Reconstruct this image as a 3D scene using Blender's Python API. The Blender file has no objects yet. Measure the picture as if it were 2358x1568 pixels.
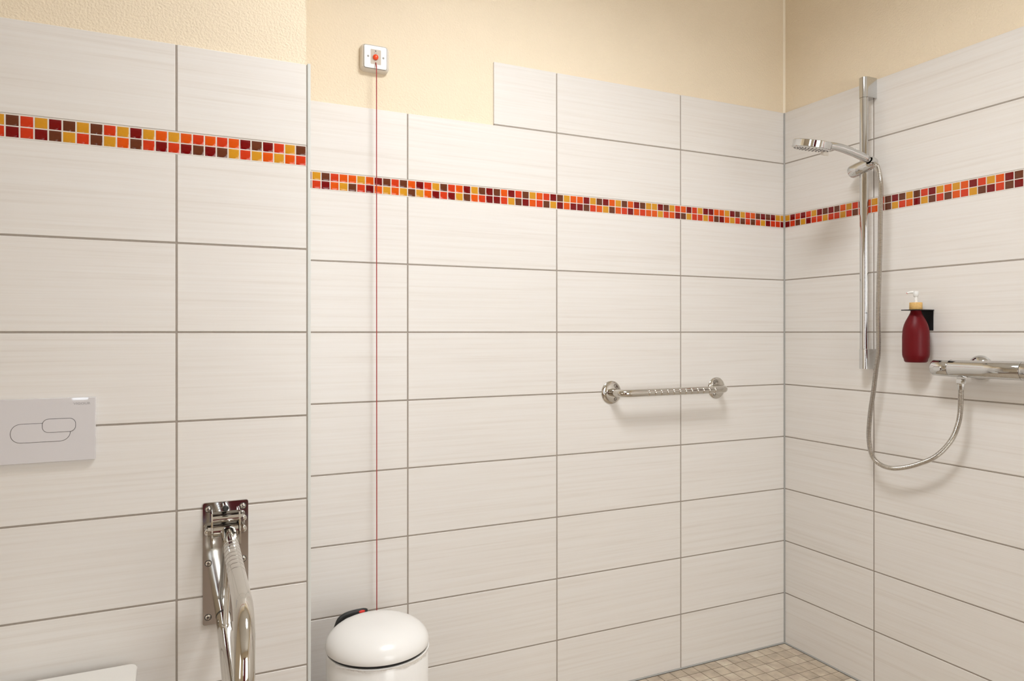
import bpy, math, random
from mathutils import Vector, Matrix
random.seed(7)
C = bpy.context.scene.collection
sc = bpy.context.scene
pi = math.pi

# ------------------------------------------------------------------ camera, world, exposure
F_PX = 1630.3                                  # focal length in pixels of the 2358 x 1568 frame
cam_d = bpy.data.cameras.new('camera')
cam_d.sensor_fit = 'HORIZONTAL'; cam_d.sensor_width = 36.0
cam_d.lens = F_PX / 2358 * 36.0
cam_d.shift_y = -18.09 / 2358                  # horizon sits a little above mid-frame
cam_d.clip_start = 0.05
cam = bpy.data.objects.new('camera', cam_d); C.objects.link(cam)
cam.location = (-2.10292, -2.01754, 1.19195)
cam.rotation_euler = (pi / 2, 0.0005, -0.43885)
sc.camera = cam

w = bpy.data.worlds.new('world'); sc.world = w; w.use_nodes = True
bg = w.node_tree.nodes['Background']
bg.inputs[0].default_value = (0.62, 0.74, 1.0, 1); bg.inputs[1].default_value = 0.3    # closed room: the sky only shows outside

sc.view_settings.view_transform = 'Standard'
sc.view_settings.look = 'None'
sc.view_settings.gamma = 1.0
sc.view_settings.use_curve_mapping = False
sc.view_settings.exposure = 0.0
# light sources: ceiling lamps (x, y, radius) and frosted window panes (second and third are added fill), each with colour and strength
LAMPS = [(-1.24, -1.04, 0.26)]; RIM = 0.092
LIGHT = dict(lamp1=((0.97, 1.0, 1.03), 39.5), win1=((0.80, 0.90, 1.0), 8.0), fill2=((0.98, 1.0, 1.0), 5.4), fill3=((1, 0.98, 0.95), 1.8))

# room numbers (corner of the two tiled walls is the origin, room in -x, -y)
XL, YF, ZC = -4.0, -3.4, 2.6
PW = -0.2642                 # tile face of the toilet pre-wall
TH = 0.007                   # tile thickness proud of the plaster

# ------------------------------------------------------------------ materials
def new_mat(name):
    m = bpy.data.materials.new(name); m.use_nodes = True
    return m, m.node_tree, m.node_tree.nodes['Principled BSDF']

def mat(name, col, rough=0.5, metal=0.0, spec=0.5, noise=0.0, nscale=60, bump=0.0, bscale=200, bdist=0.001, coat=0.0, trans=0.0, sss=0.0):
    m, t, b = new_mat(name)
    b.inputs['Base Color'].default_value = (*col, 1)
    b.inputs['Roughness'].default_value = rough
    b.inputs['Metallic'].default_value = metal
    b.inputs['Specular IOR Level'].default_value = spec
    b.inputs['Coat Weight'].default_value = coat
    b.inputs['Transmission Weight'].default_value = trans
    if sss:
        b.inputs['Subsurface Weight'].default_value = sss
        b.inputs['Subsurface Radius'].default_value = (0.02, 0.004, 0.003)
        b.inputs['Subsurface Scale'].default_value = 0.5
    tc = t.nodes.new('ShaderNodeTexCoord')
    if noise:
        n = t.nodes.new('ShaderNodeTexNoise'); n.inputs['Scale'].default_value = nscale; n.inputs['Detail'].default_value = 4
        t.links.new(tc.outputs['Object'], n.inputs['Vector'])
        mx = t.nodes.new('ShaderNodeMix'); mx.data_type = 'RGBA'
        mx.inputs[6].default_value = (*[c * (1 - noise) for c in col], 1)
        mx.inputs[7].default_value = (*[min(1, c * (1 + noise)) for c in col], 1)
        t.links.new(n.outputs['Fac'], mx.inputs[0]); t.links.new(mx.outputs[2], b.inputs['Base Color'])
    if bump:
        n2 = t.nodes.new('ShaderNodeTexNoise'); n2.inputs['Scale'].default_value = bscale; n2.inputs['Detail'].default_value = 2
        t.links.new(tc.outputs['Object'], n2.inputs['Vector'])
        bp = t.nodes.new('ShaderNodeBump'); bp.inputs['Strength'].default_value = bump; bp.inputs['Distance'].default_value = bdist
        t.links.new(n2.outputs['Fac'], bp.inputs['Height']); t.links.new(bp.outputs['Normal'], b.inputs['Normal'])
    return m

def tile_mat(name, vertical_scale=(2.2, 2.2, 130.0)):
    m, t, b = new_mat(name)
    tc = t.nodes.new('ShaderNodeTexCoord'); geo = t.nodes.new('ShaderNodeNewGeometry')
    mp = t.nodes.new('ShaderNodeMapping'); mp.inputs['Scale'].default_value = vertical_scale
    t.links.new(tc.outputs['Object'], mp.inputs['Vector'])
    ofs = t.nodes.new('ShaderNodeVectorMath'); ofs.operation = 'SCALE'; ofs.inputs[0].default_value = (37.0, 51.0, 83.0)
    t.links.new(geo.outputs['Random Per Island'], ofs.inputs['Scale'])
    add = t.nodes.new('ShaderNodeVectorMath'); add.operation = 'ADD'
    t.links.new(mp.outputs[0], add.inputs[0]); t.links.new(ofs.outputs[0], add.inputs[1])
    n = t.nodes.new('ShaderNodeTexNoise'); n.inputs['Scale'].default_value = 1.0; n.inputs['Detail'].default_value = 6; n.inputs['Roughness'].default_value = 0.62
    t.links.new(add.outputs[0], n.inputs['Vector'])
    r = t.nodes.new('ShaderNodeValToRGB')
    e = r.color_ramp.elements
    e[0].position = 0.30; e[0].color = (0.712, 0.668, 0.618, 1)
    e[1].position = 0.62; e[1].color = (0.778, 0.747, 0.710, 1)
    mid = e.new(0.44); mid.color = (0.757, 0.718, 0.674, 1)
    t.links.new(n.outputs['Fac'], r.inputs[0]); t.links.new(r.outputs[0], b.inputs['Base Color'])
    b.inputs['Roughness'].default_value = 0.34; b.inputs['Specular IOR Level'].default_value = 0.4
    bp = t.nodes.new('ShaderNodeBump'); bp.inputs['Strength'].default_value = 0.12; bp.inputs['Distance'].default_value = 0.0006
    t.links.new(n.outputs['Fac'], bp.inputs['Height']); t.links.new(bp.outputs['Normal'], b.inputs['Normal'])
    return m

def floor_mat(name):
    m, t, b = new_mat(name)
    tc = t.nodes.new('ShaderNodeTexCoord'); geo = t.nodes.new('ShaderNodeNewGeometry')
    r = t.nodes.new('ShaderNodeValToRGB'); e = r.color_ramp.elements
    e[0].color = (0.46, 0.38, 0.29, 1); e[1].color = (0.62, 0.53, 0.42, 1); x = e.new(0.5); x.color = (0.54, 0.45, 0.345, 1)
    t.links.new(geo.outputs['Random Per Island'], r.inputs[0])
    n = t.nodes.new('ShaderNodeTexNoise'); n.inputs['Scale'].default_value = 26; n.inputs['Detail'].default_value = 7
    t.links.new(tc.outputs['Object'], n.inputs['Vector'])
    mx = t.nodes.new('ShaderNodeMix'); mx.data_type = 'RGBA'; mx.blend_type = 'OVERLAY'; mx.inputs[0].default_value = 0.55
    t.links.new(r.outputs[0], mx.inputs[6]); t.links.new(n.outputs['Color'], mx.inputs[7])
    bw = t.nodes.new('ShaderNodeRGBToBW'); t.links.new(n.outputs['Fac'], bw.inputs[0])
    t.links.new(bw.outputs[0], mx.inputs[7]); t.links.new(mx.outputs[2], b.inputs['Base Color'])
    b.inputs['Roughness'].default_value = 0.55
    return m

def emit(name, col, s):
    m, t, b = new_mat(name)
    b.inputs['Base Color'].default_value = (0.9, 0.9, 0.9, 1)
    b.inputs['Emission Color'].default_value = (*col, 1); b.inputs['Emission Strength'].default_value = s
    return m

M = dict(
    plaster=mat('cream_plaster', (0.83, 0.715, 0.545), 0.85, spec=0.25, noise=0.03, nscale=9, bump=0.75, bscale=215, bdist=0.0028),
    tile=tile_mat('streaked_wall_tile'),
    grout=mat('grey_grout', (0.35, 0.305, 0.262), 0.9, spec=0.2, noise=0.12, nscale=140),
    mgrout=mat('pale_mosaic_grout', (0.70, 0.65, 0.59), 0.85, spec=0.2),
    Y=mat('amber_glass', (0.60, 0.27, 0.016), 0.08, spec=0.4, noise=0.08, nscale=300),
    O=mat('orange_glass', (0.66, 0.080, 0.003), 0.08, spec=0.4, noise=0.08, nscale=300),
    R=mat('red_orange_glass', (0.57, 0.036, 0.007), 0.08, spec=0.4, noise=0.08, nscale=300),
    D=mat('dark_red_glass', (0.175, 0.001, 0.002), 0.08, spec=0.4, noise=0.08, nscale=300),
    B=mat('brown_glass', (0.125, 0.031, 0.012), 0.08, spec=0.4, noise=0.08, nscale=300),
    ftile=floor_mat('beige_floor_stone'),
    ftile2=mat('brown_floor_tile', (0.30, 0.225, 0.165), 0.45, noise=0.15, nscale=14),
    fgrout=mat('floor_grout', (0.17, 0.14, 0.105), 0.9, spec=0.2, noise=0.1),
    silicone=mat('grey_silicone', (0.36, 0.355, 0.335), 0.5),
    trim=mat('pale_edge_profile', (0.66, 0.67, 0.64), 0.4, spec=0.4),
    caulk=mat('pale_cream_caulk', (0.88, 0.79, 0.64), 0.6),
    ceil=mat('white_ceiling_paint', (0.85, 0.83, 0.78), 0.9, spec=0.2, bump=0.2),
    chrome=mat('polished_chrome', (0.60, 0.60, 0.595), 0.06, metal=1.0),
    steel=mat('polished_steel', (0.60, 0.575, 0.53), 0.08, metal=1.0),
    hose=mat('spiral_metal', (0.56, 0.53, 0.48), 0.2, metal=1.0),
    hosegap=mat('shadowed_spiral_gap', (0.20, 0.17, 0.145), 0.5, metal=0.5),
    groove=mat('dark_groove', (0.06, 0.05, 0.045), 0.5),
    shade=mat('white_lamp_shade', (0.62, 0.61, 0.60), 0.6),
    black=mat('black_plastic', (0.012, 0.012, 0.012), 0.35),
    blackm=mat('black_powder_coat', (0.008, 0.008, 0.009), 0.6, spec=0.3),
    white=mat('white_plastic', (0.76, 0.755, 0.735), 0.35),
    offwhite=mat('cream_white_plastic', (0.74, 0.69, 0.62), 0.4),
    glaze=mat('white_glazed_plastic', (0.86, 0.84, 0.80), 0.12, coat=0.3),
    lacquer=mat('white_lacquered_steel', (0.86, 0.845, 0.82), 0.24, coat=0.1),
    lilac=mat('pale_lilac_grey_plastic', (0.67, 0.645, 0.655), 0.02, coat=0.0, spec=0.6),
    sticker=mat('grey_beige_label', (0.54, 0.48, 0.40), 0.6),
    redbtn=mat('orange_red_plastic', (0.80, 0.065, 0.006), 0.3),
    red=mat('glossy_red_enamel', (0.75, 0.03, 0.02), 0.2),
    cord=mat('dark_red_cord', (0.36, 0.035, 0.03), 0.6),
    print=mat('mid_grey_print', (0.33, 0.32, 0.325), 0.5),
    ink=mat('grey_print', (0.20, 0.19, 0.19), 0.6),
    soap=mat('frosted_red_glass', (0.125, 0.002, 0.005), 0.42, spec=0.22, noise=0.3, nscale=700, sss=0.15),
    bamboo=mat('bamboo_wood', (0.66, 0.41, 0.14), 0.55, noise=0.25, nscale=220),
    bag=mat('clear_plastic_film', (0.90, 0.885, 0.86), 0.15, trans=0.3),
    door=mat('dark_red_door_paint', (0.16, 0.004, 0.018), 0.4),
    lampd=emit('lamp_diffuser', *LIGHT['lamp1']),
    pane1=emit('frosted_daylight_pane_slim', *LIGHT['win1']),
    fill_pane2=emit('added_fill_pane', *LIGHT['fill2']),  # glowing pane added as fill for the lower walls
    fill_pane3=emit('added_fill_pane_left', *LIGHT['fill3']),  # weak glowing pane added as fill from the left
)

# ------------------------------------------------------------------ mesh builder
class MB:
    def __init__(s): s.v = []; s.f = []; s.m = []; s.mats = []
    def mi(s, m):
        m = M[m] if isinstance(m, str) else m
        if m not in s.mats: s.mats.append(m)
        return s.mats.index(m)
    def add(s, vs, fs, m):
        o = len(s.v); k = s.mi(m)
        s.v += [tuple(x) for x in vs]; s.f += [tuple(o + i for i in f) for f in fs]; s.m += [k] * len(fs)
        return s
    def box(s, a, b, m, bev=0.0):
        (x0, y0, z0), (x1, y1, z1) = [tuple(min(p, q) for p, q in zip(a, b)), tuple(max(p, q) for p, q in zip(a, b))]
        if not bev:
            vs = [(x, y, z) for z in (z0, z1) for y in (y0, y1) for x in (x0, x1)]
            fs = [(0, 2, 3, 1), (4, 5, 7, 6), (0, 1, 5, 4), (2, 6, 7, 3), (0, 4, 6, 2), (1, 3, 7, 5)]
            return s.add(vs, fs, m)
        vs = []; idx = {}
        lo = (x0, y0, z0); hi = (x1, y1, z1)
        for sx in (0, 1):
            for sy in (0, 1):
                for sz in (0, 1):
                    c = [(hi if q else lo)[i] for i, q in enumerate((sx, sy, sz))]
                    d = [-1 if q else 1 for q in (sx, sy, sz)]
                    for ax in range(3):
                        p = [c[i] + (0 if i == ax else d[i] * bev) for i in range(3)]
                        idx[(sx, sy, sz, ax)] = len(vs); vs.append(p)
        fs = []
        for ax in range(3):
            o = [i for i in range(3) if i != ax]
            for sd in (0, 1):
                q = []
                for (p, r) in ((0, 0), (1, 0), (1, 1), (0, 1)):
                    k = [0, 0, 0]; k[ax] = sd; k[o[0]] = p; k[o[1]] = r
                    q.append(idx[(*k, ax)])
                fs.append(q)
            for p in (0, 1):
                for r in (0, 1):
                    k0 = [0, 0, 0]; k0[o[0]] = p; k0[o[1]] = r; k1 = list(k0); k1[ax] = 1
                    fs.append([idx[(*k0, o[0])], idx[(*k1, o[0])], idx[(*k1, o[1])], idx[(*k0, o[1])]])
        for sx in (0, 1):
            for sy in (0, 1):
                for sz in (0, 1): fs.append([idx[(sx, sy, sz, a_)] for a_ in range(3)])
        cen = Vector(((x0 + x1) / 2, (y0 + y1) / 2, (z0 + z1) / 2)); out = []
        for f in fs:
            p = [Vector(vs[i]) for i in f]; n = (p[1] - p[0]).cross(p[2] - p[0])
            fc = sum(p, Vector()) / len(p)
            out.append(f if n.dot(fc - cen) > 0 else f[::-1])
        return s.add(vs, out, m)
    def lathe(s, prof, origin, axis, m, seg=32, sx=1.0, ref=None, cap0=True, cap1=True):
        ax = Vector(axis).normalized()
        r = Vector(ref) if ref else (Vector((0, 0, 1)) if abs(ax.z) < .9 else Vector((1, 0, 0)))
        u = (r - ax * r.dot(ax)).normalized(); v = ax.cross(u); O = Vector(origin)
        vs = []; fs = []
        for (rad, h) in prof:
            for k in range(seg):
                a = 2 * pi * k / seg
                vs.append(O + ax * h + u * rad * sx * math.cos(a) + v * rad * math.sin(a))
        n = len(prof)
        for i in range(n - 1):
            for k in range(seg):
                k2 = (k + 1) % seg
                fs.append((i * seg + k, i * seg + k2, (i + 1) * seg + k2, (i + 1) * seg + k))
        if cap0: fs.append(tuple(range(seg))[::-1])
        if cap1: fs.append(tuple((n - 1) * seg + k for k in range(seg)))
        return s.add(vs, fs, m)
    def cyl(s, a, b, r, m, seg=24, r2=None, bev=0.0):
        a = Vector(a); b = Vector(b); L = (b - a).length; r2 = r if r2 is None else r2
        if bev: prof = [(r - bev, 0), (r, bev), (r2, L - bev), (r2 - bev, L)]
        else: prof = [(r, 0), (r2, L)]
        return s.lathe(prof, a, b - a, m, seg)
    def tube(s, pts, rad, m, seg=16, m2=None, pick=None, caps=True):
        pts = [Vector(p) for p in pts]; n = len(pts)
        rad = rad if isinstance(rad, (list, tuple)) else [rad] * n
        T = []
        for i in range(n):
            t = (pts[min(i + 1, n - 1)] - pts[max(i - 1, 0)]); T.append(t.normalized())
        r = Vector((0, 0, 1)) if abs(T[0].z) < .9 else Vector((1, 0, 0))
        u = (r - T[0] * r.dot(T[0])).normalized(); vs = []
        for i in range(n):
            u = (u - T[i] * u.dot(T[i])).normalized(); v = T[i].cross(u)
            for k in range(seg):
                a = 2 * pi * k / seg
                vs.append(pts[i] + (u * math.cos(a) + v * math.sin(a)) * rad[i])
        fa = []; fb = []
        for i in range(n - 1):
            for k in range(seg):
                k2 = (k + 1) % seg
                (fb if (pick and pick(i)) else fa).append((i * seg + k, i * seg + k2, (i + 1) * seg + k2, (i + 1) * seg + k))
        if caps: fa.append(tuple(range(seg))[::-1]); fa.append(tuple((n - 1) * seg + k for k in range(seg)))
        o = len(s.v); s.v += [tuple(p) for p in vs]
        for F_, mm in ((fa, m), (fb, m2)):
            if F_:
                k = s.mi(mm); s.f += [tuple(o + i for i in f) for f in F_]; s.m += [k] * len(F_)
        return s
    def prism(s, outline, org, ux, uy, uz, h, m, bev=0.0):
        """outline in (ux, uy), extruded by h along uz; small chamfer at the far end"""
        O = Vector(org); ux = Vector(ux); uy = Vector(uy); uz = Vector(uz); n = len(outline)
        cx = sum(p[0] for p in outline) / n; cy = sum(p[1] for p in outline) / n
        def ring(hh, ins):
            out = []
            for (x, y) in outline:
                d = math.hypot(x - cx, y - cy) or 1
                k = (d - ins) / d
                out.append(O + ux * (cx + (x - cx) * k) + uy * (cy + (y - cy) * k) + uz * hh)
            return out
        rings = [ring(0, 0), ring(h - bev, 0), ring(h, bev)] if bev else [ring(0, 0), ring(h, 0)]
        vs = [p for r in rings for p in r]; fs = []
        for i in range(len(rings) - 1):
            for k in range(n):
                k2 = (k + 1) % n
                fs.append((i * n + k, i * n + k2, (i + 1) * n + k2, (i + 1) * n + k))
        fs.append(tuple(range(n))[::-1]); fs.append(tuple((len(rings) - 1) * n + k for k in range(n)))
        # orient outwards
        if ux.cross(uy).dot(uz) * (1 if area(outline) > 0 else -1) < 0: fs = [f[::-1] for f in fs]
        return s.add(vs, fs, m)
    def build(s, name, parent=None, smooth=35, sub=0):
        me = bpy.data.meshes.new(name); me.from_pydata(s.v, [], s.f); me.update()
        for m in s.mats: me.materials.append(m)
        me.polygons.foreach_set('material_index', s.m)
        if smooth:
            me.polygons.foreach_set('use_smooth', [True] * len(s.f))
            me.set_sharp_from_angle(angle=math.radians(smooth))
        o = bpy.data.objects.new(name, me); C.objects.link(o)
        if sub:
            md = o.modifiers.new('sub', 'SUBSURF'); md.levels = sub; md.render_levels = sub
        if parent:
            adopt(o, parent)
        return o

def adopt(o, parent):
    """meshes are modelled in world coordinates; only the Empties at a thing's base carry a location"""
    o.parent = parent
    if parent.type == 'EMPTY': o.matrix_parent_inverse = Matrix.Translation(parent.location).inverted()

def area(o): return sum(o[i][0] * o[(i + 1) % len(o)][1] - o[(i + 1) % len(o)][0] * o[i][1] for i in range(len(o))) / 2

def rrect(x0, y0, x1, y1, r, n=6):
    out = []
    for cx, cy, a0 in ((x1 - r, y0 + r, -pi / 2), (x1 - r, y1 - r, 0), (x0 + r, y1 - r, pi / 2), (x0 + r, y0 + r, pi)):
        for k in range(n + 1):
            a = a0 + pi / 2 * k / n; out.append((cx + r * math.cos(a), cy + r * math.sin(a)))
    return out

def thing(name, label, cat, loc, group=None):
    o = bpy.data.objects.new(name, None); C.objects.link(o); o.location = loc; o.empty_display_size = 0.05
    o['label'] = label; o['category'] = cat
    if group: o['group'] = group
    return o

def tag(o, label, cat, group=None):
    o['label'] = label; o['category'] = cat
    if group: o['group'] = group
    return o

def struct(o): o['kind'] = 'structure'; return o

def text_part(name, txt, parent, mtl, org, ux, uz_up, width, height):
    cu = bpy.data.curves.new(name, 'FONT'); cu.body = txt; cu.extrude = 0.02; cu.resolution_u = 4
    t = bpy.data.objects.new(name + '_tmp', cu); C.objects.link(t)
    bpy.context.view_layer.update()
    me = bpy.data.meshes.new_from_object(t.evaluated_get(bpy.context.evaluated_depsgraph_get()))
    bpy.data.objects.remove(t); bpy.data.curves.remove(cu)
    xs = [v.co.x for v in me.vertices]; ys = [v.co.y for v in me.vertices]
    ux = Vector(ux); up = Vector(uz_up); nn = ux.cross(up)
    for v in me.vertices:
        p = Vector(org) + ux * ((v.co.x - min(xs)) / (max(xs) - min(xs)) * width) + up * ((v.co.y - min(ys)) / (max(ys) - min(ys)) * height) + nn * (0.0001 + v.co.z * 0.005)
        v.co = p
    me.materials.clear(); me.materials.append(M[mtl])
    o = bpy.data.objects.new(name, me); C.objects.link(o)
    if parent:
        adopt(o, parent)
    return o

def bez(p, n):
    """Catmull-Rom through points, n samples per span"""
    p = [Vector(q) for q in p]; out = []
    for i in range(len(p) - 1):
        a = p[max(i - 1, 0)]; b = p[i]; c = p[i + 1]; d = p[min(i + 2, len(p) - 1)]
        for k in range(n):
            t = k / n
            out.append(0.5 * ((2 * b) + (c - a) * t + (2 * a - 5 * b + 4 * c - d) * t * t + (3 * b - a - 3 * c + d) * t ** 3))
    out.append(p[-1]); return out

def resample(p, step):
    L = [0.0]
    for i in range(1, len(p)): L.append(L[-1] + (p[i] - p[i - 1]).length)
    n = max(2, int(round(L[-1] / step))); out = []; j = 0
    for k in range(n + 1):
        d = L[-1] * k / n
        while j < len(p) - 2 and L[j + 1] < d: j += 1
        t = (d - L[j]) / max(1e-9, L[j + 1] - L[j]); out.append(p[j].lerp(p[j + 1], min(1, max(0, t))))
    return out

# ------------------------------------------------------------------ the room
G = 0.0021            # half a wall-tile joint
ROWS = [0.193 + 0.2 * k for k in range(7)]
ZB0, ZB1, ZT1, ZT2 = 1.5918, 1.6428, 1.8396, 2.0348
def rows_of(top2):
    e = [(0.004, ROWS[0] - G)] + [(ROWS[k] + G, ROWS[k + 1] - G) for k in range(6)] + [(ROWS[6] + G, ZB0 - 0.0005), (ZB1 + 0.0005, ZT1 - G)]
    return e + ([(ZT1 + G, ZT2)] if top2 else [])

def tiles(mb, cols, rows, face, axis, sgn, mtl='tile', d=TH, bev=0.0009):
    """tiles on the plane axis = face, proud of the plaster by d; sgn = side of the room"""
    for (u0, u1) in cols:
        for (z0, z1) in rows:
            if axis == 'y': mb.box((u0, face, z0), (u1, face - sgn * d, z1), mtl, bev)
            else: mb.box((face, u0, z0), (face - sgn * d, u1, z1), mtl, bev)

def pillow(mb, a, b, z0, z1, face, axis, sgn, m):
    """one softly cushioned glass tile, standing just behind the tile face"""
    vs = []; fs = []
    for ins, d in ((0, .0052), (0, .0009), (.0003, .0004), (.0011, .0001), (.0030, -.0002), (.0070, -.0003)):
        for u, z in ((a + ins, z0 + ins), (b - ins, z0 + ins), (b - ins, z1 - ins), (a + ins, z1 - ins)):
            v = face - sgn * (d + .0006)
            vs.append((u, v, z) if axis == 'y' else (v, u, z))
    for i in range(5):
        for k in range(4): fs.append((4 * i + k, 4 * i + (k + 1) % 4, 4 * i + 4 + (k + 1) % 4, 4 * i + 4 + k))
    fs.append((20, 21, 22, 23))
    if axis == 'x': fs = [f_[::-1] for f_ in fs]
    mb.add(vs, fs, m)

def mosaic(mb, edges, top, bot, face, axis, sgn, rnd):
    for i, (u0, u1) in enumerate(edges):
        if abs(u1 - u0) < 0.004: continue
        for j, st in enumerate((bot, top)):
            ch = st[i] if i < len(st) and st[i] in 'YORDB' else rnd.choice('YORRDB')
            z0 = ZB0 + 0.0026 + j * 0.0238; z1 = z0 + 0.0220
            a, b = min(u0, u1), max(u0, u1)
            pillow(mb, a, b, z0, z1, face, axis, sgn, ch)

def gslab(mb, u0, u1, z0, z1, face, axis, sgn, mtl, d):
    if axis == 'y': mb.box((u0, face - sgn * d, z0), (u1, face - sgn * TH, z1), mtl)
    else: mb.box((face - sgn * d, u0, z0), (face - sgn * TH, u1, z1), mtl)

rnd = random.Random(3)
# back wall (faces -y)
b = MB()
b.box((XL, TH, 0), (0.12, 0.12, ZC), 'plaster')
XE = -1.8171                                    # side face of the pre-wall
cols_b = [(-0.495 + G, -0.003), (-0.995 + G, -0.495 - G), (-1.495 + G, -0.995 - G), (XE - 0.0, -1.495 - G)]
tiles(b, cols_b, rows_of(False), 0, 'y', -1)
tiles(b, [(-0.495 + G, -0.003), (-0.995 + G, -0.495 - G), (-1.2173, -0.995 - G)], [(ZT1 + G, ZT2)], 0, 'y', -1)
gslab(b, XE, 0, 0, ZB0, 0, 'y', -1, 'grout', 0.0012)
gslab(b, XE, 0, ZB1, ZT1 - .003, 0, 'y', -1, 'grout', 0.0012)
gslab(b, -1.2163, 0, ZT1 - .003, ZT2 - .002, 0, 'y', -1, 'grout', 0.0012)
gslab(b, XE, 0, ZB0, ZB1, 0, 'y', -1, 'mgrout', 0.0011)
# columns listed from the pre-wall to the corner
TB = 'DYBROOYODBRBODRYBRODYBDBODRBYORD' + 'BYOODYBDOYBODBYYDBYR' + 'ODRYDDOOYDBYROBDBDYY'
BB = list('B') + list('RDOYBRD') + list('OYOY') + list('BYODRDYBORDDRYBDORBY') + list('DODDBROYBORDOROOYROD') + list('BYRRYRBDOYRBRBRYDRRD')
u = [-0.495 - 0.025 * k for k in range(52, -1, -1)]          # left edges up to the third joint
u = [XE] + u
edges = [(u[i] + 0.0012, u[i + 1] - 0.0012) for i in range(len(u) - 1)]
uu = [-0.495 + 0.025 * k for k in range(20)] + [-0.003]
edges += [(uu[i] + 0.0012, uu[i + 1] - 0.0012) for i in range(len(uu) - 1)]
pad = len(edges) - len(TB)
TBs = ('?' * pad + TB) if pad > 0 else TB[-pad:]
pad2 = len(edges) - len(BB)
BBs = ('?' * pad2 + ''.join(BB)) if pad2 > 0 else ''.join(BB)[-pad2:]
mosaic(b, edges, TBs, BBs, 0, 'y', -1, rnd)
wall_back = struct(b.build('wall_back'))

# right wall (faces -x)
r = MB()
r.box((TH, YF, 0), (0.12, 0.12 - 0.113, ZC), 'plaster')
jr = [-0.3863 - 0.5 * k for k in range(7)]
cols_r = [(jr[0] + G, -0.003)] + [(max(jr[k + 1], YF) + G, jr[k] - G) for k in range(6)]
tiles(r, cols_r, rows_of(True), 0, 'x', -1)
gslab(r, YF, 0, 0, ZB0, 0, 'x', -1, 'grout', 0.0012)
gslab(r, YF, 0, ZB1, ZT2 - .002, 0, 'x', -1, 'grout', 0.0012)
gslab(r, YF, 0, ZB0, ZB1, 0, 'x', -1, 'mgrout', 0.0011)
TR = 'YDRDRYDBDBOYRDOYRBDBYBRDYOYODRYODBO'
BR = 'DRBYDRRYRRYRBRRODBYRODYBRBORYBDRBDY'
e_ = [-0.003] + [-0.0268 - 0.025 * k for k in range(134)]
edr = [(e_[i + 1] + 0.0012, e_[i] - 0.0012) for i in range(len(e_) - 1)]
mosaic(r, edr, TR, BR, 0, 'x', -1, rnd)
wall_right = struct(r.build('wall_right'))

# toilet pre-wall, standing 26 cm in front of the back wall
p = MB()
p.box((XL, PW + TH, 0), (-1.8262, TH - 0.0005, ZC), 'plaster')
jw = [-2.1096 - 0.5 * k for k in range(5)]
cols_w = [(jw[0] + G, -1.8269)] + [(max(jw[k + 1], XL) + G, jw[k] - G) for k in range(4)]
tiles(p, cols_w, rows_of(False), PW, 'y', -1)
gslab(p, XL, -1.8243, 0, ZB0, PW, 'y', -1, 'grout', 0.0012)
gslab(p, XL, -1.8243, ZB1, ZT1 - .003, PW, 'y', -1, 'grout', 0.0012)
gslab(p, XL, -1.8262, ZB0, ZB1, PW, 'y', -1, 'mgrout', 0.0011)
p.box((-1.8262, PW + 0.004, 0.004), (-1.8171, -0.001, ZT1 - G), 'tile', 0.0008)      # side face
TW = 'YBRYDBYBRYDYOYOROROD' + 'BDRYB'
BW = 'RDRDBYRBYOBRDRDBDBYRYOYOR'
e_ = [-1.8269 - 0.025 * k for k in range(87)]
edw = [(e_[i + 1] + 0.0012, e_[i] - 0.0012) for i in range(len(e_) - 1)]
mosaic(p, edw, TW[::-1], BW[::-1], PW, 'y', -1, rnd)
wall_toilet = struct(p.build('wall_toilet_side'))
tr = MB().box((-1.8243, PW - 0.0008, 0.0), (-1.8165, PW + 0.0045, ZT1 + 0.001), 'trim', 0.0012)
struct(tr.build('trim_1'))

# silicone joints
struct(MB().box((-0.0042, -0.0042, 0.003), (0.0015, 0.0015, ZT2 - 0.001), 'silicone', 0.0015).build('trim_2'))
struct(MB().prism([(0, 0), (0, 0.0040), (-0.0013, 0.0035), (-0.0030, 0.0018), (-0.0042, 0)], (XE, 0.001, 0.0005), (0, 1, 0), (0, 0, 1), (1, 0, 0), -XE, 'silicone').build('trim_3'))
struct(MB().prism([(0, 0), (0, 0.0040), (-0.0013, 0.0035), (-0.0030, 0.0018), (-0.0042, 0)], (0.001, YF, 0.0005), (1, 0, 0), (0, 0, 1), (0, 1, 0), -YF, 'silicone').build('trim_4'))

struct(MB().prism([(0, 0), (0, -.006), (-.006, 0)], (TH, TH, ZT2), (1, 0, 0), (0, 1, 0), (0, 0, 1), ZC - ZT2, 'caulk').build('trim_5'))

# floor: small mosaic in the shower, larger tiles in the rest of the room
f = MB()
f.box((XL, YF, -0.08), (0.12, 0.007, -0.0055), 'fgrout')
f.box((XL, YF, -0.0056), (0.006, 0.006, -0.0012), 'fgrout')
P_ = 0.0506
xs = [-0.0040] + [-0.0432 - P_ * k for k in range(31)]
ys = [-0.0040] + [-0.0485 - P_ * k for k in range(31)]
for i in range(len(xs) - 1):
    for j in range(len(ys) - 1):
        f.box((xs[i + 1] + .0013, ys[j + 1] + .0013, -0.005), (xs[i] - .0013, ys[j] - .0013, 0), 'ftile', 0.0006)
XS, YS = xs[-1], ys[-1]
for i in range(9):
    for j in range(12):
        x1 = XS - 0.30 * i - .0015; x0 = XS - 0.30 * (i + 1) + .0015
        y1 = -0.30 * j - .0015; y0 = max(YF, -0.30 * (j + 1)) + .0015
        if x1 - max(x0, XL) > .01 and y1 - y0 > .01: f.box((max(x0, XL), y0, -0.005), (x1, y1, 0), 'ftile2', 0.0008)
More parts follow.
